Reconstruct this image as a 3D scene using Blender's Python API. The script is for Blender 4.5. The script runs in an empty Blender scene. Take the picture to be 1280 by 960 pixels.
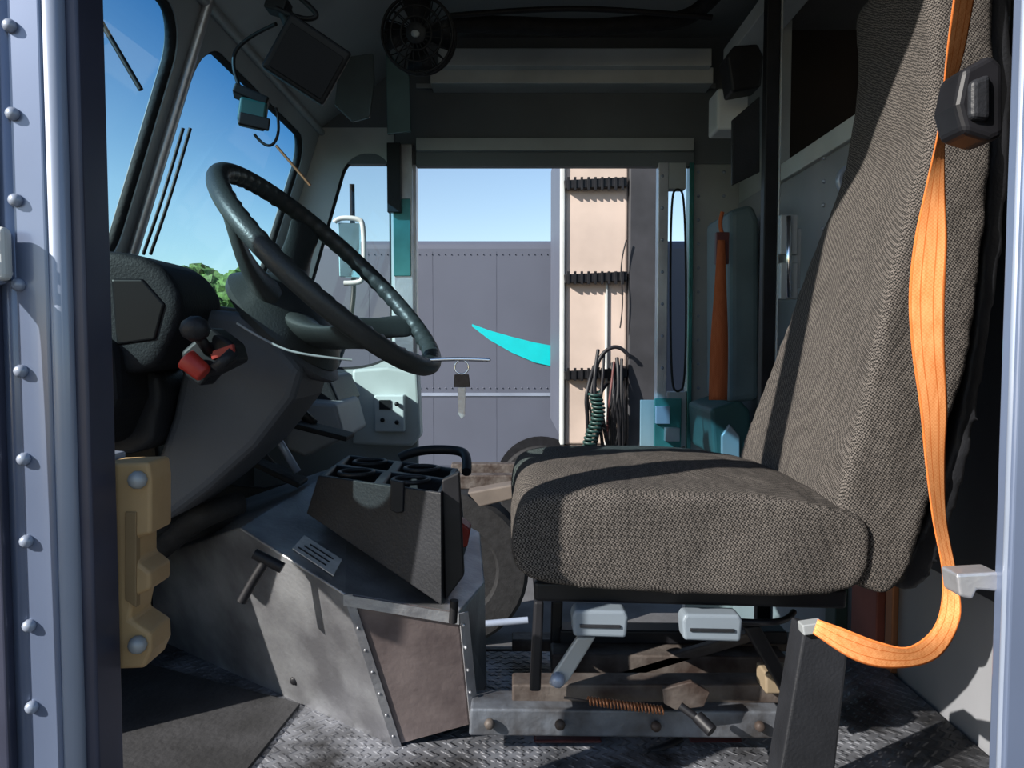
import bpy, bmesh, math, random
from mathutils import Vector, Matrix
random.seed(4)
S=bpy.context.scene
F=950.0; C=1.95; TH=math.atan(48/950)
ct,st=math.cos(TH),math.sin(TH)
def P(u,v,y,):
    """metric world point of image pixel (u,v), back-projected to an assumed depth y"""
    a=(u-640)/F; b=(480-v)/F
    t=y/(ct+b*st)
    return Vector((a*t, y, C+t*(b*ct-st)))
# ---------------- materials
MATS={}
def mat(name,col,rough=.5,metal=0,var=.15,scale=8,bump=0,bscale=60,col2=None,spec=.5,coat=0):
    if name in MATS: return MATS[name]
    m=bpy.data.materials.new(name); m.use_nodes=True
    nt=m.node_tree; N=nt.nodes; L=nt.links; b=N['Principled BSDF']
    tc=N.new('ShaderNodeTexCoord'); n=N.new('ShaderNodeTexNoise'); n.inputs['Scale'].default_value=scale
    n.inputs['Detail'].default_value=6; L.new(tc.outputs['Object'],n.inputs['Vector'])
    r=N.new('ShaderNodeValToRGB'); r.color_ramp.elements[0].position=.35; r.color_ramp.elements[1].position=.68
    c2=col2 or tuple(c*(1-var) for c in col)
    c1=col if col2 else tuple(min(1,c*(1+var)) for c in col)
    r.color_ramp.elements[0].color=(*c2,1); r.color_ramp.elements[1].color=(*c1,1)
    L.new(n.outputs['Fac'],r.inputs['Fac']); L.new(r.outputs['Color'],b.inputs['Base Color'])
    b.inputs['Roughness'].default_value=rough; b.inputs['Metallic'].default_value=metal
    b.inputs['Specular IOR Level'].default_value=spec
    b.inputs['Coat Weight'].default_value=coat
    if bump:
        n2=N.new('ShaderNodeTexNoise'); n2.inputs['Scale'].default_value=bscale; L.new(tc.outputs['Object'],n2.inputs['Vector'])
        bp=N.new('ShaderNodeBump'); bp.inputs['Strength'].default_value=bump; bp.inputs['Distance'].default_value=.004
        L.new(n2.outputs['Fac'],bp.inputs['Height']); L.new(bp.outputs['Normal'],b.inputs['Normal'])
    MATS[name]=m; return m
steel=mat('steel_painted',(.25,.29,.37),.35,.2,.12,3,coat=.3)
postb=mat('post_blue_grey',(.13,.165,.25),.3,.3,.15,2,coat=.5)
postd=mat('post_dark',(.04,.045,.075),.4,.2)
chrome=mat('chrome',(.75,.78,.82),.18,1,.1)
alu=mat('brushed_aluminium',(.60,.60,.62),.36,.75,.22,5,.15,120,col2=(.33,.33,.36))
alud=mat('worn_aluminium',(.46,.47,.49),.42,.75,.22,8,.2,120,col2=(.19,.19,.205))
bronze=mat('grimy_bronze_panel',(.19,.155,.15),.5,.5,.2,9,.2,90,col2=(.085,.066,.066))
galv=mat('galvanised_wall',(.31,.33,.34),.5,.3,.15,3)
offw=mat('offwhite_paint',(.47,.49,.48),.5,0,.15,4)
hdr=mat('header_grey',(.11,.125,.14),.55,.1,.15,3)
ceilm=mat('ceiling_paint',(.22,.23,.23),.6,0,.15,3)
blk=mat('black_plastic',(.008,.008,.010),.5,0,.3,20,spec=.3)
blk2=mat('charcoal_plastic',(.014,.015,.018),.5,0,.25,10,.2,200,spec=.3)
dashm=mat('dash_plastic',(.008,.009,.011),.65,0,.2,6,.25,300,spec=.2)
gaugem=mat('gauge_face',(.004,.004,.005),.35,0,.2,6,spec=.15)
colm=mat('column_grey',(.060,.064,.072),.55,0,.15,5,.2,300,spec=.3)
wheelm=mat('wheel_grey',(.026,.030,.030),.42,0,.15,8,.15,300,spec=.4)
rub=mat('rubber',(.012,.012,.013),.75,0,.3,30,.4,90,spec=.3)
rust=mat('rusty_steel',(.11,.095,.085),.65,.3,.3,18,.5,60,col2=(.035,.022,.017))
beamm=mat('worn_beam',(.13,.145,.17),.5,.4,.3,16,.4,60,col2=(.035,.03,.028))
red=mat('red_paint',(.42,.03,.018),.45,0,.2)
dred=mat('dark_red_paint',(.075,.014,.012),.6,0,.3,20)
greyp=mat('grey_paddle',(.15,.18,.21),.5,0,.08)
wood=mat('tan_bumper',(.42,.28,.13),.6,0,.2,9,.3,50,col2=(.30,.19,.09))
tealf=mat('teal_film',(.06,.22,.21),.25,.5,.3,6)
pink=mat('cream_panel',(.46,.37,.315),.6,0,.14,2.2,.1,20)
trailerm=mat('trailer_grey',(.075,.084,.115),.5,0,.06,1.5)
asph=mat('asphalt',(.07,.07,.075),.9,0,.3,3,.6,60)
green=mat('foliage',(.07,.14,.03),.8,0,.5,5,.8,9)
jump=mat('jumpseat_vinyl',(.075,.11,.12),.6,0,.15,8)
jumpg=mat('jumpseat_green',(.02,.065,.06),.6,0,.2,8)
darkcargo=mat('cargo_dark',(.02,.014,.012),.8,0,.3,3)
matf=mat('floor_mat',(.02,.02,.022),.85,0,.4,12,.6,80)
white=mat('white_plastic',(.50,.52,.52),.5,0,.06)
bulk=mat('bulkhead_grey',(.22,.225,.24),.55,.1,.15,3)
bulkd=mat('bulkhead_dark',(.020,.020,.023),.6,0,.2,3)
brown=mat('copper_spring',(.40,.17,.08),.4,.6)
brick=mat('reddish_channel',(.24,.07,.05),.55,.1,.25,6)
label=mat('label',(.40,.40,.39),.5,0,.15,60)

def glassmat(name,tint,top=None):
    m=bpy.data.materials.new(name); m.use_nodes=True; nt=m.node_tree; N=nt.nodes; L=nt.links
    N.remove(N['Principled BSDF']); o=N['Material Output']
    t=N.new('ShaderNodeBsdfTransparent'); g=N.new('ShaderNodeBsdfGlossy'); g.inputs['Roughness'].default_value=.03
    mx=N.new('ShaderNodeMixShader'); mx.inputs[0].default_value=.04
    t.inputs[0].default_value=(*tint,1)
    if top:
        ge=N.new('ShaderNodeNewGeometry'); s=N.new('ShaderNodeSeparateXYZ'); L.new(ge.outputs['Position'],s.inputs[0])
        mr=N.new('ShaderNodeMapRange'); mr.inputs[1].default_value=C+.34; mr.inputs[2].default_value=C+.74
        L.new(s.outputs['Z'],mr.inputs[0]); mc=N.new('ShaderNodeMix'); mc.data_type='RGBA'
        mc.inputs[6].default_value=(*tint,1); mc.inputs[7].default_value=(*top,1)
        L.new(mr.outputs[0],mc.inputs[0]); L.new(mc.outputs[2],t.inputs[0])
    L.new(t.outputs[0],mx.inputs[1]); L.new(g.outputs[0],mx.inputs[2]); L.new(mx.outputs[0],o.inputs[0])
    return m
glass=glassmat('window_glass',(.85,.93,.93))
wsglass=glassmat('windshield_glass',(.68,.92,.97),(.10,.42,.72))

def fabric(name='seat_fabric'):
    m=bpy.data.materials.new(name); m.use_nodes=True; nt=m.node_tree; N=nt.nodes; L=nt.links; b=N['Principled BSDF']
    tc=N.new('ShaderNodeTexCoord'); mp=N.new('ShaderNodeMapping'); mp.inputs['Rotation'].default_value=(.3,.12,.2)
    L.new(tc.outputs['Object'],mp.inputs[0])
    nz=N.new('ShaderNodeTexNoise'); nz.inputs['Scale'].default_value=6; L.new(mp.outputs[0],nz.inputs['Vector'])
    va=N.new('ShaderNodeVectorMath'); va.operation='MULTIPLY_ADD'; va.inputs[1].default_value=(.01,.01,.01)
    L.new(nz.outputs['Color'],va.inputs[0]); L.new(mp.outputs[0],va.inputs[2])
    ck=N.new('ShaderNodeTexChecker'); ck.inputs['Scale'].default_value=400
    ck.inputs[1].default_value=(.020,.0185,.0175,1); ck.inputs[2].default_value=(.135,.120,.108,1); L.new(va.outputs[0],ck.inputs[0])
    n2=N.new('ShaderNodeTexNoise'); n2.inputs['Scale'].default_value=420; L.new(mp.outputs[0],n2.inputs['Vector'])
    mx=N.new('ShaderNodeMix'); mx.data_type='RGBA'; mx.blend_type='MULTIPLY'; mx.inputs[0].default_value=.6
    r=N.new('ShaderNodeValToRGB'); r.color_ramp.elements[0].position=.35; r.color_ramp.elements[1].position=.6
    r.color_ramp.elements[0].color=(.25,.25,.25,1); L.new(n2.outputs['Fac'],r.inputs[0])
    L.new(ck.outputs[0],mx.inputs[6]); L.new(r.outputs[0],mx.inputs[7]); L.new(mx.outputs[2],b.inputs['Base Color'])
    b.inputs['Roughness'].default_value=.95; b.inputs['Specular IOR Level'].default_value=.1
    bp=N.new('ShaderNodeBump'); bp.inputs['Strength'].default_value=.3; bp.inputs['Distance'].default_value=.002
    L.new(mx.outputs[2],bp.inputs['Height'])
    n3=N.new('ShaderNodeTexNoise'); n3.inputs['Scale'].default_value=8; L.new(tc.outputs['Object'],n3.inputs['Vector'])
    b2=N.new('ShaderNodeBump'); b2.inputs['Strength'].default_value=.5; b2.inputs['Distance'].default_value=.03
    L.new(n3.outputs['Fac'],b2.inputs['Height']); L.new(bp.outputs[0],b2.inputs['Normal']); L.new(b2.outputs[0],b.inputs['Normal'])
    return m
fab=fabric()
piping=mat('seam_cord',(.04,.036,.033),.9,0,.2,40)
def webbing(name,c1,c2):
    m=bpy.data.materials.new(name); m.use_nodes=True; nt=m.node_tree; N=nt.nodes; L=nt.links; b=N['Principled BSDF']
    tc=N.new('ShaderNodeTexCoord'); w=N.new('ShaderNodeTexNoise'); w.inputs['Scale'].default_value=30
    mp=N.new('ShaderNodeMapping'); mp.inputs['Scale'].default_value=(6,6,.6); L.new(tc.outputs['Object'],mp.inputs[0]); L.new(mp.outputs[0],w.inputs[0])
    n=N.new('ShaderNodeTexChecker'); n.inputs['Scale'].default_value=400; L.new(tc.outputs['Object'],n.inputs[0])
    ad=N.new('ShaderNodeMath'); ad.operation='MULTIPLY_ADD'; ad.inputs[1].default_value=.25; L.new(n.outputs['Fac'],ad.inputs[0]); L.new(w.outputs['Fac'],ad.inputs[2])
    r=N.new('ShaderNodeValToRGB'); r.color_ramp.elements[0].position=.3; r.color_ramp.elements[1].position=.9
    r.color_ramp.elements[0].color=(*c2,1); r.color_ramp.elements[1].color=(*c1,1)
    L.new(ad.outputs[0],r.inputs[0]); L.new(r.outputs[0],b.inputs['Base Color']); b.inputs['Roughness'].default_value=.85; b.inputs['Specular IOR Level'].default_value=.05
    return m
orange=webbing('orange_webbing',(.76,.33,.13),(.60,.21,.065))
orangee=webbing('orange_webbing_selvage',(.60,.18,.05),(.50,.13,.03))
orange2=webbing('rust_webbing',(.42,.12,.05),(.28,.07,.025))
def diamond():
    m=bpy.data.materials.new('diamond_plate'); m.use_nodes=True; nt=m.node_tree; N=nt.nodes; L=nt.links; b=N['Principled BSDF']
    tc=N.new('ShaderNodeTexCoord'); 
    mps=[]
    for ang in (.785,-.785):
        mp=N.new('ShaderNodeMapping'); mp.inputs['Rotation'].default_value=(0,0,ang); L.new(tc.outputs['Object'],mp.inputs[0])
        br=N.new('ShaderNodeTexBrick'); br.inputs['Scale'].default_value=18; br.inputs['Mortar Size'].default_value=.12
        br.inputs['Mortar Smooth'].default_value=.6; br.inputs['Brick Width'].default_value=.8; br.inputs['Row Height'].default_value=.36
        L.new(mp.outputs[0],br.inputs[0]); mps.append(br)
    mm=N.new('ShaderNodeMath'); mm.operation='MULTIPLY'; L.new(mps[0].outputs['Fac'],mm.inputs[0]); L.new(mps[1].outputs['Fac'],mm.inputs[1])
    bp=N.new('ShaderNodeBump'); bp.inputs['Strength'].default_value=.7; bp.inputs['Distance'].default_value=.004; L.new(mm.outputs[0],bp.inputs['Height'])
    L.new(bp.outputs[0],b.inputs['Normal']); n=N.new('ShaderNodeTexNoise'); n.inputs['Scale'].default_value=9; n.inputs['Detail'].default_value=7; L.new(tc.outputs['Object'],n.inputs[0])
    r=N.new('ShaderNodeValToRGB'); r.color_ramp.elements[0].color=(.03,.03,.032,1); r.color_ramp.elements[1].color=(.26,.27,.30,1); r.color_ramp.elements[0].position=.38; r.color_ramp.elements[1].position=.68
    L.new(n.outputs['Fac'],r.inputs[0]); L.new(r.outputs[0],b.inputs['Base Color']); b.inputs['Metallic'].default_value=.5; b.inputs['Roughness'].default_value=.5
    return m
dia=diamond()

# ---------------- mesh helpers
def link(o): S.collection.objects.link(o); return o
def mesh(name,V,Fc,m,smooth=False,bev=0,solid=0):
    me=bpy.data.meshes.new(name); me.from_pydata([tuple(v) for v in V],[],Fc); me.update()
    bm=bmesh.new(); bm.from_mesh(me); bmesh.ops.recalc_face_normals(bm,faces=bm.faces); bm.to_mesh(me); bm.free()
    o=link(bpy.data.objects.new(name,me)); me.materials.append(m)
    if smooth:
        for p in me.polygons: p.use_smooth=True
    if solid:
        s=o.modifiers.new('s','SOLIDIFY'); s.thickness=solid; s.offset=0
    if bev:
        b=o.modifiers.new('b','BEVEL'); b.width=bev; b.segments=3; b.limit_method='ANGLE'
    return o
BF=[(0,1,2,3),(4,5,6,7),(0,1,5,4),(1,2,6,5),(2,3,7,6),(3,0,4,7)]
def box(name,x0,x1,y0,y1,z0,z1,m,bev=.003):
    V=[(x0,y0,z0),(x1,y0,z0),(x1,y0,z1),(x0,y0,z1),(x0,y1,z0),(x1,y1,z0),(x1,y1,z1),(x0,y1,z1)]
    return mesh(name,V,BF,m,bev=bev)
def bx(name,u0,v0,u1,v1,y,d,m,bev=.003):
    a=P(u0,v1,y); b=P(u1,v0,y)
    return box(name,a.x,b.x,y,y+d,a.z,b.z,m,bev)
def obox(name,c,size,rot,m,bev=.003):
    R=Matrix.Rotation(rot[2],3,'Z')@Matrix.Rotation(rot[1],3,'Y')@Matrix.Rotation(rot[0],3,'X')
    V=[]
    for (sx,sy,sz) in [(-1,-1,-1),(1,-1,-1),(1,-1,1),(-1,-1,1),(-1,1,-1),(1,1,-1),(1,1,1),(-1,1,1)]:
        V.append(Vector(c)+R@Vector((sx*size[0]/2,sy*size[1]/2,sz*size[2]/2)))
    return mesh(name,V,BF,m,bev=bev)
def prism(name,pts,y,d,m,bev=.004):
    """side profile in image pixels, back-projected at assumed depth y, extruded straight across by d"""
    A=[P(u,v,y) for u,v in pts]; n=len(A)
    V=A+[a+Vector((0,d,0)) for a in A]
    Fc=[tuple(range(n)),tuple(range(n,2*n))]+[(i,(i+1)%n,n+(i+1)%n,n+i) for i in range(n)]
    return mesh(name,V,Fc,m,bev=bev)
def cyl(name,a,b,r,m,r2=None,n=24,bev=0):
    a=Vector(a);b=Vector(b); d=(b-a).normalized(); r2=r if r2 is None else r2
    q=d.to_track_quat('Z','Y'); V=[]
    for c,rr in((a,r),(b,r2)):
        for i in range(n):
            t=2*math.pi*i/n; V.append(c+q@Vector((rr*math.cos(t),rr*math.sin(t),0)))
    Fc=[tuple(range(n)),tuple(range(n,2*n))]+[(i,(i+1)%n,n+(i+1)%n,n+i) for i in range(n)]
    o=mesh(name,V,Fc,m,bev=bev)
    for p in o.data.polygons:
        if len(p.vertices)==4: p.use_smooth=True
    return o
def tube(name,pts,r,m,closed=False,smooth=True):
    cu=bpy.data.curves.new(name,'CURVE'); cu.dimensions='3D'; cu.bevel_depth=r; cu.bevel_resolution=4; cu.use_fill_caps=True
    if smooth and len(pts)>2:
        s=cu.splines.new('NURBS'); s.points.add(len(pts)-1); s.order_u=3; s.use_endpoint_u=not closed; s.resolution_u=8
    else:
        s=cu.splines.new('POLY'); s.points.add(len(pts)-1)
    for i,p in enumerate(pts): s.points[i].co=(*p,1)
    s.use_cyclic_u=closed
    o=bpy.data.objects.new(name,cu); cu.materials.append(m)
    return link(o)
def revolve(name,c,axis,prof,m,n=40):
    """prof: list of (radius, along axis)"""
    q=Vector(axis).normalized().to_track_quat('Z','Y'); V=[];Fc=[]
    for r,h in prof:
        for i in range(n):
            t=2*math.pi*i/n; V.append(Vector(c)+q@Vector((r*math.cos(t),r*math.sin(t),h)))
    for k in range(len(prof)-1):
        for i in range(n): Fc.append((k*n+i,k*n+(i+1)%n,(k+1)*n+(i+1)%n,(k+1)*n+i))
    Fc+= [tuple(range(n)),tuple(range((len(prof)-1)*n,len(prof)*n))]
    o=mesh(name,V,Fc,m,smooth=True)
    e=o.modifiers.new('e','EDGE_SPLIT'); e.split_angle=.7
    return o
def domes(name,pts,r,m,sc=(1,1,1)):
    V=[];Fc=[]
    for p in pts:
        b=len(V); n=10
        for k in range(1,6):
            a=math.pi*k/6
            for i in range(n):
                t=2*math.pi*i/n; V.append(Vector(p)+Vector((r*sc[0]*math.sin(a)*math.cos(t),r*sc[1]*math.cos(a),r*sc[2]*math.sin(a)*math.sin(t))))
        for k in range(4):
            for i in range(n): Fc.append((b+k*n+i,b+k*n+(i+1)%n,b+(k+1)*n+(i+1)%n,b+(k+1)*n+i))
        Fc.append(tuple(range(b,b+n))); Fc.append(tuple(range(b+4*n,b+5*n)))
    return mesh(name,V,Fc,m,smooth=True)
def catmull(pts,k=6):
    out=[];n=len(pts)
    for i in range(n):
        p0,p1,p2,p3=[Vector(pts[(i+j-1)%n]) for j in range(4)]
        for s in range(k):
            t=s/k
            out.append(.5*((2*p1)+(-p0+p2)*t+(2*p0-5*p1+4*p2-p3)*t*t+(-p0+3*p1-3*p2+p3)*t*t*t))
    return out
wob=bpy.data.textures.new('cloth_wobble','CLOUDS'); wob.noise_scale=.11
def soft(name,pts,y,d,m,vox=.008,it=14,taper=None,k=5,crown=0,wr=0):
    """upholstered / moulded solid: side profile x depth, voxel-rounded"""
    A=[P(u,v,y) for u,v in pts]; A=catmull([(a.x,a.z) for a in A],k); n=len(A)
    V=[];Fc=[]; ns=9
    for j in range(ns):
        f=j/(ns-1)
        for q in A:
            yy=y+d*f
            if taper:
                a,b=taper(q.y); yy=a+(b-a)*f
            V.append((q.x,yy,q.y+crown*math.sin(math.pi*f)))
    for j in range(ns-1):
        for i in range(n): Fc.append((j*n+i,j*n+(i+1)%n,(j+1)*n+(i+1)%n,(j+1)*n+i))
    Fc+=[tuple(range(n)),tuple(range((ns-1)*n,ns*n))]
    o=mesh(name,V,Fc,m)
    r=o.modifiers.new('r','REMESH'); r.mode='VOXEL'; r.voxel_size=vox; r.use_smooth_shade=True
    s=o.modifiers.new('s','SMOOTH'); s.factor=.5; s.iterations=it
    if wr:
        dd=o.modifiers.new('d','DISPLACE'); dd.texture=wob; dd.texture_coords='LOCAL'; dd.strength=wr; dd.mid_level=.5
    return o
def ribbon(name,L_,R_,m,th=.002,k=6,edge=None):
    def interp(Q):
        out=[];n=len(Q)
        for i in range(n-1):
            p0,p1,p2,p3=Q[max(i-1,0)],Q[i],Q[i+1],Q[min(i+2,n-1)]
            for s in range(k):
                t=s/k; out.append(.5*((2*p1)+(-p0+p2)*t+(2*p0-5*p1+4*p2-p3)*t*t+(-p0+3*p1-3*p2+p3)*t*t*t))
        out.append(Q[-1]); return out
    A=interp(L_);B=interp(R_); fr=[0,.08,.30,.34,.66,.70,.92,1] if edge else [0,1]; nn=len(fr)
    V=[a.lerp(b,f) for a,b in zip(A,B) for f in fr]
    Fc=[(nn*i+j,nn*i+j+1,nn*(i+1)+j+1,nn*(i+1)+j) for i in range(len(A)-1) for j in range(nn-1)]
    o=mesh(name,V,Fc,m,smooth=True,solid=th)
    if edge:
        o.data.materials.append(edge)
        for idx,p in enumerate(o.data.polygons):
            if idx%(nn-1) in (0,2,4,6): p.material_index=1
    return o
def rrect(s0,s1,t0,t1,r,n=8):
    out=[]
    for cx,cy,a0 in((s1-r,t1-r,0),(s0+r,t1-r,90),(s0+r,t0+r,180),(s1-r,t0+r,270)):
        for i in range(n+1):
            a=math.radians(a0+90*i/n); out.append((cx+r*math.cos(a),cy+r*math.sin(a)))
    return out
def holepanel(name,outer,inner,fn,m,th=.03):
    s0,s1,t0,t1=outer
    O=[]
    n=len(inner); q=n//4
    corners=[(s1,t1),(s0,t1),(s0,t0),(s1,t0)]
    for i,(s,t) in enumerate(inner):
        c=i//q; j=i%q; f=j/(q-1); cx,cy=corners[c]
        if c in(0,2): p=(cx,t) if f<.5 else (s,cy)
        else: p=(s,cy) if f<.5 else (cx,t)
        if abs(f-.5)<.07: p=(cx,cy)
        O.append(p)
    V=[fn(*p) for p in inner]+[fn(*p) for p in O]
    Fc=[(i,(i+1)%n,n+(i+1)%n,n+i) for i in range(n)]
    return mesh(name,V,Fc,m,solid=th)
def grp(name,parts,):
    bpy.context.view_layer.update()
    lo=Vector((1e9,)*3);hi=-lo
    for o in parts:
        for c in o.bound_box:
            w=o.matrix_world@Vector(c)
            lo=Vector(map(min,lo,w)); hi=Vector(map(max,hi,w))
    e=link(bpy.data.objects.new(name,None)); e.empty_display_size=.05
    e.location=((lo.x+hi.x)/2,(lo.y+hi.y)/2,lo.z)
    bpy.context.view_layer.update()
    for o in parts:
        o.parent=e; o.matrix_parent_inverse=e.matrix_world.inverted()
    return e

NY=.75; FY=2.72; FL=C-.68; CE=C+1.08
# ================= ground & outside
box('ground',-60,60,-8,90,-.2,0,asph,0)

# ================= cab shell
box('floor',-.92,.79,.80,1.66,FL-.03,FL,dia,0)
mesh('floor_mat',[(-.9,1.0,FL+.004),(-.44,1.0,FL+.004),(-.40,1.40,FL+.004),(-.9,1.64,FL+.004)],[(0,1,2,3)],matf,solid=.006)
grp('floor_stepwell',[box('tread',-.60,.79,1.70,FY-.01,C-1.12,C-1.09,dia),box('riser',-.60,.79,1.67,1.69,C-1.10,FL,rust),
   box('front_side',-.62,-.60,1.68,FY-.01,C-1.12,FL,rust)])
box('floor_front',-.92,-.62,1.66,FY-.01,FL-.03,FL,matf,0)
grp('trim_5',[box('underbody',-.95,.8,.8,1.66,FL-.5,FL-.03,rust)])
box('ceiling',-.60,3.0,NY-.05,FY+.04,CE,CE+.04,ceilm,0)
# front header slope
def wsx(z): return -.70+(z-.72)*.33
V=[(wsx(.77),NY,C+.77),(wsx(.77),FY,C+.77),(-.28,FY,CE),(-.28,NY,CE)]
grp('wall_front_header',[mesh('panel',V,[(0,1,2,3)],galv,solid=.02),
   tube('lip',[(wsx(.75)+.02,NY,C+.75),(wsx(.75)+.02,FY,C+.75)],.012,galv)])
# windshield frames
fnw=lambda s,t:(wsx(t),s,C+t)
inn1=rrect(.80,1.66,.15,.70,.10); inn2=rrect(1.75,2.62,.11,.70,.10)
def window(name,outer,inn,fn,fm,gm,gr=.012):
    grp(name,[holepanel('frame',outer,inn,fn,fm,.03),tube('gasket',[fn(*p) for p in inn],gr,rub,True),
      mesh('glass',[fn(*p) for p in inn],[tuple(range(len(inn)))],gm)])
window('window_1',(.75,1.71,.02,.80),inn1,fnw,galv,wsglass)
window('window_2',(1.71,FY,.02,.80),inn2,fnw,galv,wsglass)
grp('trim_1',[tube('cap',[(wsx(.06)+.025,1.705,C+.06),(wsx(.80)+.025,1.705,C+.80)],.011,alu)])
# firewall
box('wall_front',-.97,-.93,1.12,FY,FL,C+.03,mat('firewall',(.03,.03,.033),.6,0,.3,6,.3,40),0)
# far wall pieces
def far(name,u0,v0,u1,v1,m,y=FY,d=.04): return bx(name,u0,v0,u1,v1,y,d,m,.002)
a=P(520,205,FY); b=P(820,205,FY)
XL,XR,ZT=a.x,b.x,a.z
ztop=P(0,192,FY).z; sR=P(487,0,FY).x; sL0=P(432,0,FY).x
def fnf(s,t):
    g=(s-sR)/(sL0-sR); return (s-min(1.0,max(0,g))*.30*(ztop-t),FY+.01,t)
innf=rrect(sL0,sR,P(0,462,FY).z,ztop,.07)
window('window_3',(P(385,0,FY).x,P(491,0,FY).x,P(0,480,FY).z,P(0,160,FY).z),innf,fnf,offw,glass,.009)
zs=P(0,480,FY).z
parts=[box('lower_front',-.95,XL,FY,FY+.04,C-1.6,zs,galv),
 box('left_jamb',P(490,0,FY).x,XL,FY,FY+.05,zs,ZT,alu),
 box('header',-.74,.85,FY,FY+.04,ZT,CE,hdr),
 box('right_jamb',P(865,0,FY).x,.95,FY,FY+.04,C-1.6,ZT,galv),
]
parts.append(domes('rivets',[P(u,v,FY) for u in (873,905) for v in range(215,560,30)]+[P(u,108,FY) for u in range(530,890,24)],.006,steel))
grp('wall_right',parts)
grp('door_track',[far('rail',520,172,868,188,galv,FY-.06,.06),far('rail_lower',520,188,868,208,hdr,FY-.035,.035),
  far('seam',520,104,895,110,galv,FY-.01,.01)])
grp('trim_2',[bx('cant_rail',538,84,892,104,FY-.10,.10,offw),bx('cant_rail_upper',548,60,890,82,FY-.14,.14,offw)])
grp('door_1',[far('edge_left',820,203,836,575,alu,FY-.05,.05),far('edge_right',858,203,868,575,tealf,FY-.05,.05),
  far('top',836,203,858,236,galv,FY-.05,.05),far('bottom',836,490,858,575,galv,FY-.05,.05),
  tube('gasket',[P(u,v,FY-.055) for u,v in ((838,245),(847,234),(857,245),(858,480),(847,492),(838,480))],.004,rub,True),
  far('door_leaf_lower',800,500,836,574,galv,FY+.03,.01),
  domes('screws',[P(828,v,FY-.05) for v in range(220,570,40)],.006,steel)])
grp('door_latch',[far('plate',818,498,852,560,tealf,FY-.08,.02),far('bolt',820,508,838,530,steel,FY-.10,.03),far('bolt_2',832,535,850,552,alu,FY-.11,.03),
  tube('rod',[P(815,560,FY-.1),P(835,566,FY-.1),P(856,560,FY-.1)],.006,rust)])
grp('trim_3',[far('strip',494,180,515,500,alu,FY-.03,.03),far('film',492,248,513,345,tealf,FY-.036,.006),
   far('dark_head',484,178,500,265,blk2,FY-.06,.03)])
# near side wall
def vx(u,y=NY): return P(u,480,y).x
xr0=vx(1250,NY+.005)
grp('wall_left',[box('rear_panel',xr0+.035,1.6,NY-.02,NY+.005,C-1.2,CE,postd),box('header',-.95,1.6,NY-.02,NY+.02,C+.95,CE,steel),
   box('lower_front',-.95,vx(20),NY-.02,NY+.02,C-1.2,C-.55,steel)])
pl=[box('outer_channel',vx(-25),vx(22),NY-.03,NY+.02,C-1.2,CE,postd),
    cyl('rounded_edge',(vx(30),NY-.005,C-1.2),(vx(30),NY-.005,CE),.015,postb),
    box('face',vx(28),vx(78),NY-.018,NY+.02,C-1.2,CE,postb),
    cyl('bead',(vx(84),NY-.006,C-1.2),(vx(84),NY-.006,CE),.011,steel),
    box('inner_return',vx(84),vx(113),NY-.004,NY+.045,C-1.2,CE,postd)]
pl.append(domes('rivets',[Vector((vx(43),NY-.020,P(0,v,NY).z)) for v in (43,150,255,358,463,570,670,773,872)],.0065,steel))
grp('door_frame_post',pl)
grp('door_frame_post.001',[box('face',xr0,xr0+.05,NY-.02,NY+.005,C-1.2,CE,postb),cyl('bead',(xr0+.002,NY-.012,C-1.2),(xr0+.002,NY-.012,CE),.004,steel)])
gx=vx(16); 
grp('grab_rail',[tube('bar',[(gx+.008,NY-.02,P(0,340,.72).z),(gx+.002,NY-.05,P(0,352,.72).z),(gx,NY-.06,P(0,375,.72).z),(gx,NY-.06,C-.7)],.0105,chrome),
  obox('bracket',Vector((gx+.01,NY-.034,P(0,318,.72).z)),(.026,.016,.05),(0,0,0),offw,.006),
  domes('screws',[Vector((gx+.01,NY-.045,P(0,v,.72).z)) for v in(303,330)],.006,chrome)])
wy=.80
grp('door_bumper',[prism('block',[(122,580),(186,578),(189,600),(189,668),(170,672),(170,702),(188,716),(188,738),(168,746),(162,775),(188,792),(189,815),(180,836),(124,838)],wy,.05,wood,.004),
  prism('plate',[(108,570),(128,572),(130,845),(108,850)],wy+.01,.05,steel,.002),
  domes('bolts',[P(172,600,wy-.004),P(172,806,wy-.004)],.010,galv),
  prism('recess_shade',[(156,640),(170,640),(170,760),(156,750)],wy-.002,.01,mat('tan_shade',(.2,.13,.06),.6),.001)])  # flat plate in darker tan paints the shade of a recess
grp('door_striker',[prism('arm',[(1196,718),(1250,715),(1250,740),(1222,738),(1216,750),(1200,746)],NY+.0,.03,alu,.003)])
grp('seatbelt_retractor',[prism('housing',[(1205,85),(1240,66),(1256,80),(1256,170),(1240,176),(1205,165),(1196,130)],.84,.05,blk,.008),
   prism('cap',[(1215,100),(1240,90),(1240,150),(1215,148)],.832,.02,blk2,.006)])

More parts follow.
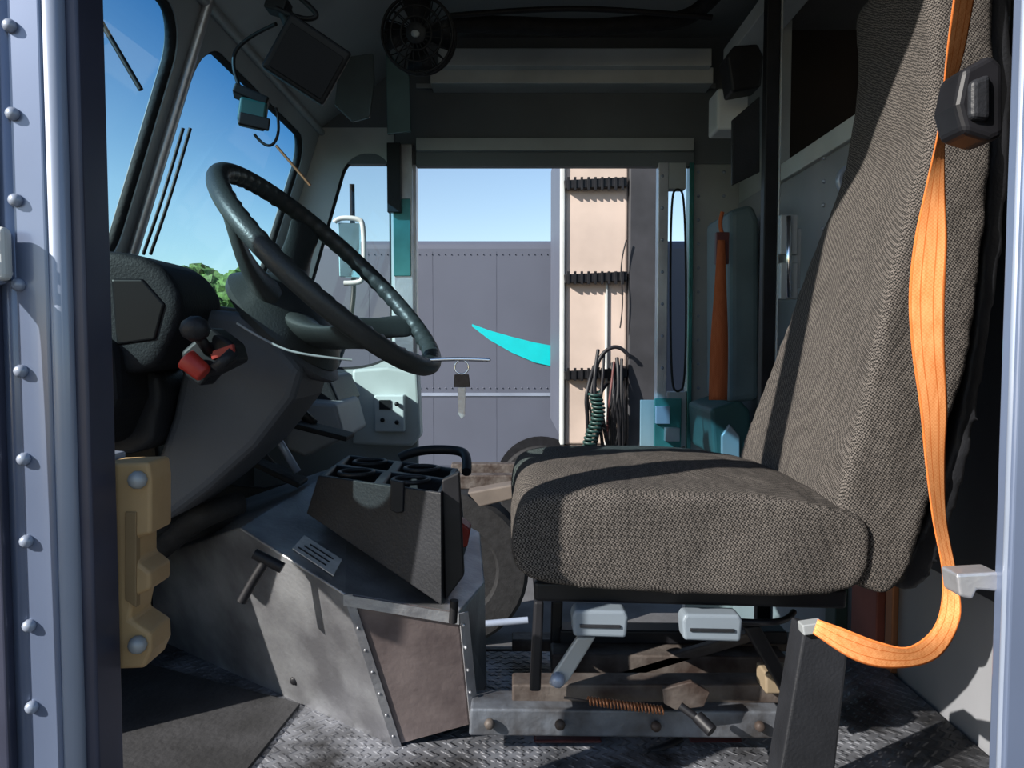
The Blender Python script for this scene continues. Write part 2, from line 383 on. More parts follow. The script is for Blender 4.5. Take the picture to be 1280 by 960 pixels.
# bulkhead
BXX=.80
grp('wall_back',[box('lower_panel',BXX,BXX+.03,NY+.01,FY-.01,C-1.2,C+.50,bulk,0),
  box('upper_post',BXX,BXX+.03,2.30,FY-.01,C+.50,CE,galv),box('near_post',BXX,BXX+.03,NY+.01,1.25,C+.5,CE,bulkd),
  box('opening_sill',BXX-.015,BXX+.04,1.25,2.30,C+.48,C+.53,offw),
  box('dark_lining',BXX-.012,BXX,NY+.02,1.55,C-.42,C+.5,bulkd),
  box('red_channel',BXX-.02,BXX,1.60,1.72,FL,C-.2,brick),box('brown_channel',BXX-.03,BXX,1.78,1.84,FL,C-.1,mat('green_edge',(.05,.08,.07),.5)),
  box('near_channel',BXX-.014,BXX,1.545,1.575,FL,C-.2,brown),
  domes('rivets',[Vector((BXX-.001,y,C+z)) for y in (1.97,) for z in [i*.06-.3 for i in range(14)]],.006,steel)])
grp('trim_4',[box('roof_rail',.70,.80,1.95,FY-.15,C+.93,C+.98,offw)])
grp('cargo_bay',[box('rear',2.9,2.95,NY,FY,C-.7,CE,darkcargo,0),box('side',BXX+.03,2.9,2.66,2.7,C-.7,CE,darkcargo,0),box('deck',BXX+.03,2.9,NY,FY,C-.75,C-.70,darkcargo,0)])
grp('partition_post',[box('upright',.650,.685,1.98,2.01,C-1.09,CE,blk),box('edge',.685,.69,1.975,2.01,C-1.09,CE,galv)])
grp('door_hasp',[bx('plate',975,268,998,318,1.92,.02,galv),bx('plate_lower',975,328,998,374,1.92,.02,galv),cyl('pin',P(986,270,1.91),P(986,372,1.91),.006,chrome),
   bx('mount',984,285,1002,360,1.93,.03,galv)])
tube('grab_bar',[P(1062,208,1.8),P(1050,215,1.8),P(1048,232,1.8),P(1056,245,1.8)],.008,steel)
bx('control_box',896,110,936,162,2.2,.10,white,.008)
grp('speaker',[prism('body',[(908,70),(918,56),(948,54),(955,70),(952,108),(915,115)],2.05,.08,blk,.008)])
prism('dark_door_panel',[(915,150),(950,120),(950,215),(915,232)],2.1,.01,blk2,.003)

# ================= jump seat
js=[prism('back_pad',[(912,262),(942,254),(950,275),(950,500),(912,505)],2.28,.28,jump,.02),
    prism('seat_pad',[(888,512),(925,500),(938,512),(942,572),(925,578),(892,570)],2.28,.3,jumpg,.012),
    prism('seat_ring',[(902,545),(912,530),(925,545),(925,575),(902,575)],2.27,.02,galv,.004)]
grp('jump_seat',js)
grp('jump_seat_belt',[ribbon('strap',[P(897,300,2.24),P(893,360,2.22),P(888,430,2.2),P(886,500,2.2)],[P(906,300,2.24),P(908,360,2.22),P(910,430,2.2),P(909,500,2.2)],orange2),
   bx('anchor',895,290,912,330,2.25,.02,dred),tube('loop',[P(903,265,2.26),P(897,285,2.26),P(905,295,2.26)],.006,orange2)])

# ================= driver seat
SY=1.07
cush=soft('cushion',[(640,700),(642,655),(660,626),(720,616),(820,616),(940,620),(1030,632),(1082,650),(1092,690),(1072,738),(980,748),(860,746),(760,742),(680,732),(646,716)],SY,.52,fab,.008,16,crown=.012,wr=.008)
def tp(z):
    h=z-C
    f=min(1,max(0,(h+.25)/.7)); return (SY+.01+.05*f, SY+.51-.20*f)
back=soft('backrest',[(1200,-110),(1196,0),(1192,90),(1186,160),(1158,250),(1135,330),(1112,420),(1085,520),(1062,600),(1052,660),(1062,720),(1090,744),(1130,738),(1168,650),(1200,540),(1232,430),(1255,300),(1272,150),(1280,20),(1275,-110)],SY,.5,fab,.008,12,taper=tp,wr=.008)
shell=soft('back_shell',[(1262,-90),(1290,-90),(1302,60),(1292,200),(1268,360),(1240,500),(1205,640),(1160,735),(1125,730),(1180,620),(1220,480),(1250,300),(1268,100)],SY+.03,.40,blk2,.01,4,taper=lambda z:(tp(z)[0]+.03,tp(z)[1]-.03))
sp1=prism('pan',[(668,728),(1060,738),(1058,762),(668,752)],SY+.06,.40,blk,.005)
grp('driver_seat',[cush,back,shell,sp1])
b=[]
b.append(prism('upright_front',[(668,752),(680,752),(676,865),(662,865)],1.18,.03,blk))
b.append(prism('upright_front_far',[(690,752),(704,752),(700,830),(688,830)],1.5,.03,blk))
b.append(prism('scissor_arm',[(930,785),(950,782),(1000,870),(985,880)],1.2,.02,blk))
b.append(prism('scissor_arm_2',[(700,860),(940,790),(950,800),(705,875)],1.42,.02,rust))
b.append(prism('cross_beam_upper',[(690,818),(985,822),(990,850),(690,850)],1.42,.06,rust))
b.append(prism('cross_beam_top',[(700,788),(985,790),(985,806),(700,806)],1.48,.05,blk))
b.append(prism('slide_rail',[(640,856),(970,856),(992,862),(992,880),(640,880)],1.25,.05,rust))
b.append(prism('slide_rail_far',[(640,800),(1000,800),(1000,815),(640,815)],1.60,.05,rust))
b.append(prism('main_beam',[(588,886),(978,890),(985,924),(586,920)],1.22,.07,beamm))
b.append(prism('bracket',[(957,842),(992,842),(992,868),(957,868)],1.22,.05,mat('tan_primer',(.22,.17,.11),.6)))
b.append(prism('foot_left',[(668,926),(752,926),(762,975),(660,975)],1.27,.08,dred))
b.append(prism('foot_right',[(862,928),(930,928),(948,978),(862,978)],1.27,.08,dred))
b.append(prism('web',[(780,926),(840,926),(840,985),(790,985)],1.5,.10,rust))
b.append(prism('rear_leg',[(955,870),(1000,870),(985,985),(960,985)],1.5,.05,blk))
b.append(domes('bolts',[P(u,v,1.21) for u,v in((612,905),(700,906),(820,908),(950,908))],.009,rust))
grp('seat_pedestal',b)
for i,(u0,v0,u1,v1) in enumerate(((715,763,786,798),(853,768,929,803))):
    A=prism('paddle',[(u0+4,v0),(u1-4,v0+1),(u1,v0+8),(u1-3,v1),(u0+2,v1-2),(u0,v0+8)],1.08,.035,greyp,.008)
    r_=prism('groove',[(u0+10,v0+18),(u1-10,v0+19),(u1-10,v0+23),(u0+10,v0+22)],1.077,.01,blk2,.001)
    B=cyl('stem',P((u0+u1)/2,v0+12,1.11),P((u0+u1)/2,v0+4,1.35),.008,blk)
    grp('seat_adjuster',[A,r_,B])
grp('slide_lever',[prism('arm',[(722,797),(745,797),(712,850),(700,862),(686,856),(692,842)],1.14,.012,galv,.003),
   domes('pivot',[P(697,850,1.135)],.012,steel)])
coil=[]
for i in range(280):
    t=i/280; a=t*2*math.pi*22; c=P(735+95*t,876+12*t,1.20); coil.append(c+Vector((0,.006*math.cos(a),.006*math.sin(a))))
grp('return_spring',[tube('coil',coil,.0016,brown,smooth=False),cyl('hook',P(705,872,1.2),P(737,877,1.2),.002,rust)])
grp('slide_latch',[prism('plate',[(828,862),(865,852),(888,866),(880,884),(845,888),(830,880)],1.17,.01,rust,.002),
   tube('handle',[P(850,882,1.15),P(868,895,1.14),P(884,908,1.13)],.006,blk),tube('grip',[P(872,896,1.14),P(890,914,1.12)],.010,blk)])
tube('seat_cable',[P(912,776,1.15),P(950,779,1.14),P(985,776,1.15),P(992,765,1.2)],.005,blk)
tube('floor_hose',[P(775,962,1.3),P(800,945,1.25),P(830,935,1.25),P(850,925,1.28)],.008,blk)
grp('belt_anchor_post',[prism('post',[(1005,786),(1062,800),(1042,985),(972,985)],1.05,.05,blk2,.004),
   prism('cap',[(1003,782),(1030,778),(1028,792),(1005,795)],1.04,.02,galv,.002)])
# ================= seat belt
yb=[.90,.93,.96,.98,.99,1.0,1.01,1.015,1.01,1.0,.99,.98,.98,.985,1.0,1.02]
Lp=[(1196,-30),(1184,60),(1175,150),(1158,230),(1143,300),(1136,370),(1140,440),(1150,510),(1157,580),(1166,650),(1178,720),(1170,778),(1138,808),(1100,803),(1055,786),(1022,774)]
Rp=[(1222,-30),(1206,60),(1183,150),(1181,230),(1184,300),(1181,370),(1181,440),(1184,510),(1181,580),(1183,650),(1196,720),(1200,775),(1172,822),(1120,835),(1070,826),(1016,792)]
tw=[.01,.012,.012,.006,-.004,-.01,-.006,.004,.012,.012,.004,-.008,.01,.02,.012,0]
grp('seat_belt',[ribbon('webbing',[P(u,v,y) for (u,v),y in zip(Lp,yb)],[P(u,v,y+d) for (u,v),y,d in zip(Rp,yb,tw)],orange,.0015,edge=orangee),
   cyl('upper_guide',P(1190,-32,.9),P(1228,-32,.9),.012,blk)])

# ================= dash
dash=prism('dash_body',[(-120,412),(60,410),(112,416),(140,430),(145,500),(120,560),(-90,600),(-120,600)],1.10,.60,dashm,.02)
grp('trim_6',[box('cowl_shelf',-.90,-.70,1.72,FY-.12,C-.12,C+.0,dashm,.02)])
bin_=soft('instrument_binnacle',[(110,312),(160,316),(195,330),(220,360),(224,395),(205,440),(185,462),(120,470),(40,460),(40,312)],1.13,.17,dashm,.008,5)
hood=prism('gauge_face',[(138,348),(178,348),(206,380),(194,425),(145,432)],1.127,.01,gaugem,.004)
low=soft('lower_cowl',[(60,455),(190,462),(196,530),(180,562),(120,574),(60,570)],1.20,.40,blk2,.01,4)
knee=prism('knee_panel',[(120,565),(195,545),(200,600),(160,640),(120,650)],1.45,.22,blk,.01)
grp('dashboard',[dash,bin_,hood,low,knee])
col=prism('cover',[(246,385),(300,390),(345,422),(378,462),(366,500),(320,560),(262,612),(205,655),(186,640),(190,590),(214,520),(228,450)],1.24,.20,colm,.025)
bezel=revolve('collar',P(372,425,1.34),(-.68,.05,-.72),[(.09,0),(.098,.006),(.092,.016),(.07,.03)],colm)
ring=tube('trim_ring',[P(296,404,1.22),P(340,432,1.215),(P(385,445,1.215)),P(440,450,1.23)],.0020,galv)
grp('steering_column',[col,bezel,ring])
# steering wheel
n=Vector((.69,-.105,.70)).normalized(); e1=Vector((.72,0,-.69)); e1=(e1-n*e1.dot(n)).normalized(); e2=n.cross(e1)
if e2.y<0: e2=-e2
wc=P(416,338,1.34); R=.237
V=[];Fc=[];NU=160;NV=16
for i in range(NU):
    a=2*math.pi*i/NU; d=e1*math.cos(a)+e2*math.sin(a)
    for j in range(NV):
        t=2*math.pi*j/NV; rr=.0165
        if math.cos(t)<-.2: rr*=1+.13*math.cos(a*56)
        V.append(wc+d*(R+rr*math.cos(t))+n*(rr*math.sin(t)))
for i in range(NU):
    for j in range(NV): Fc.append((i*NV+j,((i+1)%NU)*NV+j,((i+1)%NU)*NV+(j+1)%NV,i*NV+(j+1)%NV))
rim=mesh('rim',V,Fc,wheelm,smooth=True)
hubc=wc-n*.115
hub=revolve('hub',hubc-n*.01,n,[(.118,-.012),(.122,0),(.105,.022),(.075,.045),(.05,.055),(.001,.06)],wheelm)
sps=[]
for a in (-128,-52,52,128):
    a=math.radians(a); d=e1*math.cos(a)+e2*math.sin(a); s=n.cross(d)
    V=[];prof=[(.03,.035),(.09,.028),(.15,.018),(.20,.014),(.230,.011)]
    Hh=[.02,.028,.055,.090,.110]; Wd=[.06,.052,.040,.036,.05]
    for (r,th),h,w in zip(prof,Hh,Wd):
        cpt=hubc+d*(r)+n*h
        V+=[cpt+s*w/1-n*th*.3,cpt+s*w*.5+n*th*.6,cpt-s*w*.5+n*th*.6,cpt-s*w/1-n*th*.3,cpt-s*w*.5-n*th,cpt+s*w*.5-n*th]
    Fc=[tuple(range(6)),tuple(range(24,30))]
    for k in range(4):
        for i in range(6): Fc.append((k*6+i,k*6+(i+1)%6,k*6+6+(i+1)%6,k*6+6+i))
    o=mesh('spoke',V,Fc,wheelm,smooth=True); m_=o.modifiers.new('s','SUBSURF'); m_.levels=2; m_.render_levels=2
    sps.append(o)
grp('steering_wheel',[rim,hub]+sps)
grp('turn_signal_lever',[prism('bracket',[(225,440),(262,408),(292,430),(298,452),(262,470),(250,484),(230,470)],1.10,.05,blk,.006),
   cyl('red_handle',P(232,448,1.08),P(256,468,1.08),.016,red,.013,bev=.003),
   domes('knob',[P(244,411,1.07)],.022,blk2,(1,.8,.85)),cyl('neck',P(246,418,1.08),P(262,440,1.10),.008,blk),
   prism('red_tab',[(262,440),(290,430),(292,440),(265,450)],1.095,.01,red,.001),
   cyl('stalk_tip',P(268,462,1.08),P(292,440,1.09),.008,blk2)])
grp('ignition_key',[tube('ring',[P(577+9*math.cos(a),459+9*math.sin(a),1.30) for a in [i*.63 for i in range(10)]],.0015,chrome,True),
  prism('bow',[(568,468),(586,468),(588,484),(567,484)],1.30,.003,rust,.001),
  prism('blade',[(572,484),(582,484),(581,520),(577,524),(573,518)],1.30,.002,alu,.0005),
  tube('arm',[P(515,452,1.30),P(560,447,1.30),P(612,450,1.30)],.0035,chrome),
  domes('arm_end',[P(606,450,1.30)],.006,chrome,(1.8,.5,.6))])

# ================= under dash / pedals
grp('brake_pedal',[obox('pad',P(405,538,1.80),(.13,.09,.012),(0,.25,0),rub),cyl('arm',P(340,480,1.86),P(392,530,1.82),.012,blk)])
grp('accelerator_pedal',[obox('pad',P(350,590,1.6),(.11,.07,.012),(0,.45,0),rub,.004),cyl('arm',P(300,540,1.65),P(345,588,1.62),.010,blk),
   cyl('spring',P(335,528,1.6),P(372,590,1.6),.008,steel)])
grp('heater_housing',[prism('case',[(362,500),(420,505),(432,548),(380,572),(355,560)],2.0,.3,bulk,.01),prism('case_lower',[(355,472),(410,470),(425,505),(362,520)],2.1,.3,blk2,.01)])
grp('kick_panel',[prism('panel',[(440,462),(485,459),(522,465),(526,545),(515,558),(440,556)],2.6,.08,offw,.01),
   bx('switch_box',468,494,505,540,2.56,.05,white,.005),bx('screen',474,500,488,512,2.555,.01,blk,.001),
   domes('knobs',[P(u,v,2.55) for u,v in((496,505),(478,525),(496,528))],.008,blk)])
tube('wiring_harness',[P(195,690,1.4),P(225,665,1.38),P(260,640,1.35),(P(300,628,1.4))],.022,rub)
tube('heater_hose',[P(130,700,1.5),P(180,690,1.45),P(230,655,1.45),P(285,645,1.5)],.03,rub)
prism('footwell_liner',[(130,600),(200,600),(330,610),(430,590),(430,740),(130,800)],1.95,.02,blk2,.004)

# ================= engine cover (sheet-metal box with flat folded faces)
def onplane(u,v,p0,nn):
    y=1.3
    for _ in range(12):
        q=P(u,v,y); e=(q-p0).dot(nn); q2=P(u,v,y+.01); g=((q2-p0).dot(nn)-e)/.01
        y-=e/g
    return P(u,v,y)
p=dict(b=P(300,660,1.36),c=P(430,742,1.22),d=P(574,766,1.24),e=P(606,728,1.42),f=P(600,665,1.70),g=P(436,577,1.78),h=P(300,625,1.70))
B2=P(492,934,1.26); B2.z=FL+.001
n1=(p['b']-p['c']).cross(B2-p['c']).normalized()
p['a']=onplane(190,696,p['c'],n1)
A0=onplane(190,885,p['c'],n1)
n2=(p['d']-p['c']).cross(B2-p['c']).normalized()
C2=onplane(588,905,p['c'],n2)
base=dict(A=A0,B2=B2,C2=C2,D2=P(608,860,1.5)); base['D2'].z=FL+.001
def dn(v,dx=0,dy=0): return Vector((v.x+dx,v.y+dy,FL))
names=['a','b','c','d','e','f','g','h']; Vv=[p[k] for k in names]+[base['A'],base['B2'],base['C2'],base['D2'],dn(p['f']),dn(p['g']),dn(p['h'],-.1)]
ix={k:i for i,k in enumerate(names)}; A_,B_,C_,D_,E_,G_,H_=range(8,15)
Fcs=[(ix['a'],ix['b'],ix['h']),(ix['b'],ix['c'],ix['g']),(ix['b'],ix['g'],ix['h']),(ix['c'],ix['d'],ix['e']),(ix['c'],ix['e'],ix['f'],ix['g']),
 (ix['a'],A_,B_,ix['c'],ix['b']),
 (ix['c'],B_,C_,ix['d']),(ix['d'],C_,D_,ix['e']),(ix['e'],D_,E_,ix['f']),
 (ix['f'],E_,G_,ix['g']),(ix['g'],G_,H_,ix['h']),(ix['h'],H_,A_,ix['a'])]
dog=mesh('cover',Vv,Fcs,alud,bev=.004)
dog.data.materials.append(bronze)
dog.data.polygons[6].material_index=1
riv=[]
for q0,q1,nn in((p['c'],base['B2'],7),(p['d'],base['C2'],5)):
    for i in range(nn): riv.append(q0.lerp(q1,(i+.5)/nn)+Vector((.006,-.004,0)))
def strip(nm,a,b,w,off=Vector((0,-.004,0)),m=alud):
    return mesh(nm,[a+off,b+off,b+w+off,a+w+off],[(0,1,2,3)],m,solid=.003)
seamA=strip('edge_flange',p['c'],base['B2'],Vector((.014,.002,0)))
seamC=strip('right_flange',p['d'],base['C2'],Vector((.014,.010,0)))
seamD=strip('top_edge_flange',p['c'],p['d'],Vector((.0,.0,-.018)))
nrm=(p['c']-p['b']).cross(p['g']-p['b']).normalized(); nrm*= 1 if nrm.z>0 else -1
bc=lambda s,t:p['b']+(p['c']-p['b'])*s+(p['g']-p['b'])*t+nrm*.003
lab=mesh('label',[bc(.45,.06),bc(.85,.05),bc(.80,.17),bc(.42,.18)],[(0,1,2,3)],label,solid=.002)
lines=[mesh('label_text',[bc(.48+.02*k,.08+.03*k),bc(.75,.075+.03*k),bc(.75,.08+.03*k),bc(.48+.02*k,.086+.03*k)],[(0,1,2,3)],blk2,solid=.005) for k in range(3)]
hole=domes('grommet',[onplane(368,851,p['c'],n1)],.009,blk,(1,.5,1))
tl=[tube('lever_shaft',[P(302,752,1.22),P(318,722,1.22),P(332,702,1.22)],.008,blk),tube('lever_bar',[P(318,692,1.22),P(353,710,1.22)],.009,blk),
    tube('latch',[P(568,750,1.22),P(566,778,1.22)],.007,blk)]
grp('engine_cover',[dog,seamA,seamC,seamD,lab,hole,domes('rivets',riv,.003,alud)]+tl+lines)

# cup holder organiser
top=[P(398,597,1.36),P(551,607,1.20),P(573,583,1.44),P(436,575,1.62)]
zt=sum(v.z for v in top)/4
for v in top: v.z=zt
nf_=(top[1]-top[0]).cross(Vector((.0,.04,1))).normalized()
nr_=(top[2]-top[1]).cross(Vector((.0,.04,1))).normalized()
bot=[onplane(383,642,top[0],nf_),onplane(552,757,top[0],nf_),onplane(586,706,top[1],nr_),P(430,610,1.60)]
me=bpy.data.meshes.new('tray'); bm=bmesh.new()
bv=[bm.verts.new(v) for v in bot]
def bil(a,b): return (top[0]*(1-a)+top[1]*a)*(1-b)+(top[3]*(1-a)+top[2]*a)*b
G=[[bm.verts.new(bil(i/2,j/2)) for j in range(3)] for i in range(3)]
tf=[]
for i in range(2):
    for j in range(2): tf.append(bm.faces.new((G[i][j],G[i+1][j],G[i+1][j+1],G[i][j+1])))
bm.faces.new((bv[0],bv[1],G[2][0],G[1][0],G[0][0])); bm.faces.new((bv[1],bv[2],G[2][2],G[2][1],G[2][0]))
bm.faces.new((bv[2],bv[3],G[0][2],G[1][2],G[2][2])); bm.faces.new((bv[3],bv[0],G[0][0],G[0][1],G[0][2])); bm.faces.new(bv[::-1])
bmesh.ops.recalc_face_normals(bm,faces=bm.faces)
bmesh.ops.inset_individual(bm,faces=tf,thickness=.012)
bmesh.ops.inset_individual(bm,faces=tf,thickness=.004,depth=-.004)
for f in tf:
    r=bmesh.ops.extrude_discrete_faces(bm,faces=[f]); nf=r['faces'][0]
    bmesh.ops.translate(bm,verts=nf.verts,vec=(0,0,-.05))
bm.to_mesh(me); bm.free(); me.materials.append(blk2); ch=link(bpy.data.objects.new('tray',me))
mb=ch.modifiers.new('b','BEVEL'); mb.width=.006; mb.segments=3
cups=[tube('cup_rim',[bil(ci,cj)+Vector((.032*math.cos(t),.032*math.sin(t),.002)) for t in [k*math.pi/6 for k in range(12)]],.004,blk2,True) for ci in(.27,.73) for cj in(.25,.75)]
handle=tube('handle',[P(500,572,1.62),P(520,562,1.62),P(575,562,1.60),P(585,572,1.55),P(583,590,1.5)],.010,blk)
sc_=onplane(497,603,top[0],nf_).y-.012
slot=prism('front_rib',[(488,600),(505,603),(504,640),(496,642),(488,638)],sc_,.01,blk,.002)
bracket=prism('bracket',[(552,600),(574,590),(580,720),(556,752)],1.22,.02,blk,.003)
grp('cup_holder_console',[ch,handle,slot,bracket]+cups)
prism('red_scraper',[(566,645),(588,662),(584,684),(568,688)],1.45,.05,red,.004)

# ================= overhead gear
def fan(cx,cy,y,r):
    c=P(cx,cy,y); ax=Vector((-.05,-1,-.25)).normalized(); q=ax.to_track_quat('Z','Y'); pr=[]
    def cir(rad,h): return [c+q@Vector((rad*math.cos(t),rad*math.sin(t),h)) for t in [k*math.pi/12 for k in range(24)]]
    for rad,h in((r,0),(r*.97,.02),(r*.7,.032),(r*.42,.036),(r,-.03)): pr.append(tube('cage_ring',cir(rad,h),.003,blk,True))
    for k in range(20):
        t=2*math.pi*k/20
        pr.append(tube('cage_wire',[c+q@Vector((rr*math.cos(t+tw),rr*math.sin(t+tw),h)) for rr,h,tw in((r*.25,.036,0),(r*.6,.034,.1),(r*.97,.02,.2),(r,-.03,.2),(r*.5,-.05,.2))],.0016,blk))
    pr.append(revolve('badge',c+ax*.034,ax,[(r*.27,0),(r*.27,.006),(r*.22,.009),(.001,.010)],blk2))
    pr.append(domes('badge_centre',[c+ax*.042],r*.13,galv,(1,.3,1)))
    pr.append(revolve('motor',c-ax*.07,ax,[(.03,0),(.035,.01),(.03,.06)],blk))
    for k in range(4):
        t=math.pi/2*k; V=[]
        for rr,w,tw in((r*.2,.012,.5),(r*.6,.03,.45),(r*.88,.034,.35)):
            for s in(-1,1): V.append(c+q@Vector((rr*math.cos(t)-s*w*math.sin(t),rr*math.sin(t)+s*w*math.cos(t),s*w*tw)))
        pr.append(mesh('blade',V,[(0,1,3,2),(2,3,5,4)],blk2,smooth=True,solid=.002))
    pr.append(cyl('mount',c-ax*.05,Vector((c.x,c.y+.06,CE)),.01,blk))
    grp('cab_fan',pr)
fan(523,44,1.95,.092)
tube('roof_duct',[P(560,30,2.3),P(640,30,2.3),P(720,36,2.3),P(800,30,2.3),P(850,26,2.3),P(880,10,2.3),P(905,-20,2.2)],.024,rub)
tube('roof_cable',[P(560,20,2.25),P(650,12,2.25),P(760,10,2.25),P(890,22,2.25)],.008,blk)
grp('monitor',[obox('case',P(384,76,1.5),(.13,.035,.115),(.2,.50,.35),blk,.006),obox('screen',P(383,77,1.478),(.11,.004,.09),(.2,.50,.35),mat('screen',(.006,.006,.008),.5,spec=.2),.001),
   tube('arm',[P(372,45,1.52),P(352,15,1.52),P(345,-25,1.52)],.014,blk),obox('mount',P(348,8,1.52),(.04,.04,.03),(0,.3,0),blk),
   tube('cable',[P(345,10,1.5),P(375,25,1.5),P(400,22,1.5),P(385,5,1.5),P(360,-15,1.5)],.005,blk)])
grp('dash_camera',[obox('body',P(316,143,1.6),(.055,.05,.05),(0,.15,.3),mat('teal_dark',(.01,.07,.07),.4),.006),obox('face',P(318,152,1.57),(.06,.01,.025),(0,.15,.3),blk,.003),
   obox('mount',P(314,122,1.6),(.07,.05,.02),(0,.35,.3),blk,.004),tube('cable',[P(345,135,1.6),P(352,165,1.6),P(335,190,1.6),P(318,168,1.6)],.003,blk),
   tube('cable_2',[P(300,110,1.6),P(285,75,1.6),P(310,45,1.6),P(345,30,1.55)],.004,blk)])
grp('sun_visor',[prism('panel',[(424,72),(466,66),(468,100),(462,146),(440,152),(418,132)],2.15,.015,mat('visor',(.05,.065,.07),.25,0),.004)])
grp('interior_mirror',[prism('plate',[(482,60),(512,95),(514,165),(484,168)],2.55,.01,mat('mirror_glass',(.25,.40,.42),.1,.9),.003)])
grp('wiper',[tube('arm',[P(100,-20,1.45),P(125,25,1.45),P(176,112,1.45)],.005,blk,smooth=False)]) 
for u in (0,9): tube('dangling_cable',[P(238-u,160,1.6),P(222-u,215,1.6),P(205-u,270,1.58),P(188-u,318,1.6)],.0035,blk)
tube('washer_arm',[P(345,182,2.2),P(365,205,2.2),P(388,232,2.2)],.004,brown)

# ================= outside
grp('side_mirror',[tube('frame',[P(u,v,3.0) for u,v in((418,278),(422,272),(448,273),(455,280),(455,348),(448,354),(430,354))],.010,white),
   prism('glass',[(422,278),(450,279),(451,348),(424,346)],3.0,.02,mat('mirror_sky',(.35,.55,.62),.08,.8),.004),
   tube('arm',[P(440,230,3.0),P(441,300,3.05),P(443,400,3.05),P(420,460,2.85)],.010,blk)])
TY=8.0
def tx(u): return P(u,300,TY).x
tz0=P(0,300,TY).z; tb=P(0,592,TY).z
t=[box('box_body',tx(345),tx(1000),TY,TY+2.2,tb,tz0,trailerm,.09),
   box('bottom_rail',tx(345),tx(1000),TY-.03,TY,tb,tb+.06,trailerm,.01),
   box('belt_line',tx(345),tx(1000),TY-.012,TY,P(0,495,TY).z,P(0,491,TY).z,steel,0),
   domes('rivets',[Vector((tx(u),TY-.004,z)) for u in range(460,720,8) for z in (tz0-.15,P(0,485,TY).z)],.007,trailerm)]
seamm=mat('seam',(.068,.076,.106),.5)
for u in range(380,1000,80): t.append(box('seam',tx(u),tx(u)+.005,TY-.002,TY,tb+.06,tz0-.12,seamm,0))
uu=[(590,405,408),(612,413,425),(640,421,441),(668,428,453),(700,434,460),(740,436,464)]
V=[];
for u,v0,v1 in uu: V+=[P(u,v0,TY-.012),P(u,v1,TY-.012)]
t.append(mesh('teal_arc',V,[(2*i,2*i+1,2*i+3,2*i+2) for i in range(len(uu)-1)],mat('teal_logo',(.0,.42,.45),.4,0,.05),solid=.004))
def wheel(cx,y,r,w,zc):
    c=Vector((cx,y,zc)); ax=(0,-1,0)
    return [revolve('tyre',c,ax,[(r*.6,-w/2),(r*.92,-w/2),(r,-w/2+.03),(r,w/2-.03),(r*.95,w/2-.005),(r*.62,w/2),(r*.58,w/2-.04)],rub),
            revolve('rim',c,ax,[(r*.60,-w*.5),(r*.58,w*.0),(r*.3,w*.1),(r*.28,w*.3),(.001,w*.3)],galv)]
cx_=P(676,550,TY).x
t.append(revolve('wheel_arch',Vector((cx_,TY-.02,.52)),(0,-1,0),[(P(0,545,TY).z-.52,0),(P(0,545,TY).z-.52,.01)],blk))
t+=wheel(cx_,TY+.0,.45,.25,.45)+wheel(tx(430),TY+.2,.45,.25,.45)
grp('box_trailer',t)
AY=5.5
ax_=lambda u:P(u,300,AY).x
x0=ax_(706); x1=ax_(785)
zt_=P(0,205,AY).z+.4
q=[box('end_panel',x0,x1,AY,AY+.1,P(0,556,AY).z,zt_,pink,.02),
   box('edge_left',x0-.03,x0,AY-.03,AY+.1,P(0,556,AY).z,zt_,offw,.01),
   box('seam_post',ax_(757),ax_(760),AY-.02,AY,P(0,556,AY).z,P(0,350,AY).z,offw,.005),
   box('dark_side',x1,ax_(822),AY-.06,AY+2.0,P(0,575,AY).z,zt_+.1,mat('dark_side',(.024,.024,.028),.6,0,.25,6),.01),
   box('body',x0,x1,AY+.1,AY+2.0,P(0,556,AY).z,zt_,trailerm,.01)]
for v in (228,346,467):
    q.append(prism('clearance_bracket',[(705,v-3),(784,v-7),(784,v+5),(706,v+8)],AY-.06,.06,blk,.006))
    for k in range(9):
        u=709+k*8.5
        q.append(prism('rib',[(u,v-7),(u+3,v-7),(u+3,v+9),(u,v+9)],AY-.07,.03,blk,.001))
q.append(box('chassis_rail',P(560,0,4.7).x,P(830,0,4.7).x,4.7,4.8,P(0,612,4.7).z,P(0,594,4.7).z,rust,.01))
q.append(box('chassis_rail_far',P(560,0,5.6).x,P(830,0,5.6).x,5.7,5.8,P(0,600,5.7).z,P(0,580,5.7).z,rust,.01))
q.append(box('support',x0,x1,AY,AY+.15,P(0,600,AY).z,P(0,556,AY).z,rust,.01))
q.append(prism('bent_panel',[(584,616),(640,606),(650,622),(600,634)],4.5,.15,mat('tan_chassis',(.11,.09,.075),.6),.01))
q.append(box('fuel_tank',P(640,0,4.9).x,P(840,0,4.9).x,5.0,5.5,.45,1.05,blk2,.05))
q+=wheel(P(562,0,4.9).x,4.95,.5,.28,.5)
hose=[]
for i in range(170):
    tt=i/170; a=tt*2*math.pi*15; c=P(742+6*math.sin(tt*5),490+75*tt,AY-.18); hose.append(c+Vector((.04*math.cos(a),.04*math.sin(a),0)))
q.append(tube('coiled_air_line',hose,.010,mat('hose_green',(.01,.04,.035),.5),smooth=False))
rd=random.Random(7)
for i in range(16):
    u=742+rd.random()*40; q.append(tube('hose',[P(u,430+rd.random()*60,AY-.1),P(u-15+rd.random()*20,490,AY-.2),P(u+rd.random()*20-10,525,AY-.15),P(u-10+rd.random()*20,565,AY-.1)],.008+.008*rd.random(),dred if i==5 else blk))
q.append(tube('loop_hose',[P(742,500,AY-.12),P(742,470,AY-.12),P(752,440,AY-.12),P(775,430,AY-.12),P(786,445,AY-.12)],.014,blk))
q.append(tube('thin_line',[P(775,410,AY-.1),P(780,380,AY-.1),P(774,330,AY-.1),P(783,300,AY-.1)],.005,blk))
q.append(tube('air_pipe',[P(603,780,4.4),P(660,775,4.4)],.02,steel))
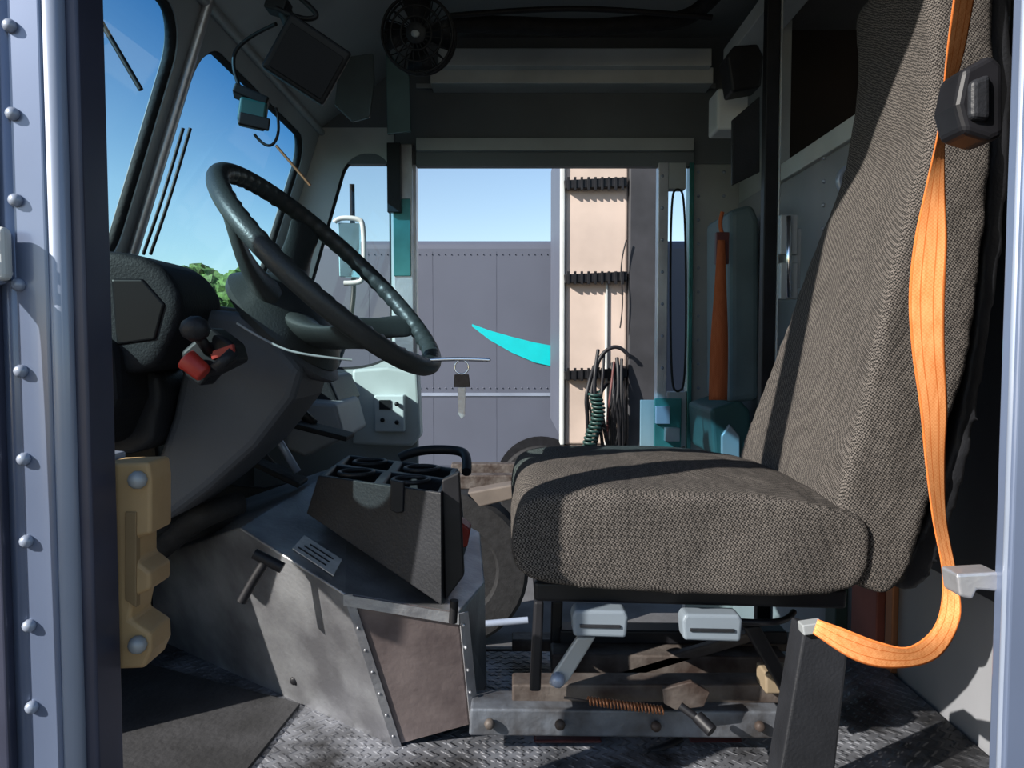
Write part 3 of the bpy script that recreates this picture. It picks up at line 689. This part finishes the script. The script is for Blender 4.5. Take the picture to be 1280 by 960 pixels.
grp('parked_truck',q)
grp('white_van',[prism('body',[(372,395),(470,392),(478,470),(372,470)],18,2,white,.1),prism('window',[(380,405),(430,405),(430,425),(380,425)],17.97,.05,blk,.02)]+wheel(P(400,0,18).x,18,.35,.2,.35))
def tree(name,x,y,h,r):
    bm=bmesh.new()
    for k in range(60):
        a=rd.random()*6.28; rr=rd.random()**.5*r; z=h*.35+rd.random()*h*.55
        M=Matrix.Translation((x+rr*math.cos(a),y+rr*math.sin(a),z))@Matrix.Scale(r*(.16+.2*rd.random()),4)
        bmesh.ops.create_icosphere(bm,subdivisions=3,radius=1,matrix=M)
    for v in bm.verts: v.co+=Vector((rd.uniform(-1,1),rd.uniform(-1,1),rd.uniform(-1,1)))*.16
    me=bpy.data.meshes.new('crown'); bm.to_mesh(me); bm.free(); me.materials.append(green)
    o=link(bpy.data.objects.new('crown',me))
    grp(name,[o,cyl('trunk',(x,y,0),(x,y,h*.6),.25,rust)])
for i,(x,y,h,r) in enumerate(((-14.5,38,5.8,2.6),(-18,40,5.0,2.8),(-11.5,39,5.2,2.5),(-24,38,4.4,3),(-8.5,42,4.6,2.3))): tree('tree',x,y,h,r)

# ================= light & sky
w=bpy.data.worlds.new('sky'); S.world=w; w.use_nodes=True; N=w.node_tree.nodes
sk=N.new('ShaderNodeTexSky'); sk.sky_type='NISHITA'; sk.sun_disc=False
sd=Vector((1.5,1,-1.05)).normalized()
sk.sun_elevation=math.asin(-sd.z); sk.sun_rotation=math.atan2(-sd.x,-sd.y)
sk.air_density=1.0; sk.dust_density=.4; sk.ozone_density=1.6
w.node_tree.links.new(sk.outputs[0],N['Background'].inputs[0]); N['Background'].inputs[1].default_value=.18
sl=bpy.data.lights.new('sun','SUN'); sl.energy=9.5; sl.angle=.009; sl.color=(1,.95,.88)
so=link(bpy.data.objects.new('sun',sl)); so.rotation_euler=sd.to_track_quat('-Z','Y').to_euler(); so.location=(-3,-4,8)
cam=bpy.data.cameras.new('camera'); cam.sensor_width=36; cam.lens=36*F/1280; cam.clip_start=.02; cam.clip_end=500
co=link(bpy.data.objects.new('camera',cam)); co.location=(0,0,C); co.rotation_euler=(math.pi/2-TH,0,0)
S.camera=co
S.view_settings.view_transform='Standard'; S.view_settings.look='None'; S.view_settings.exposure=0
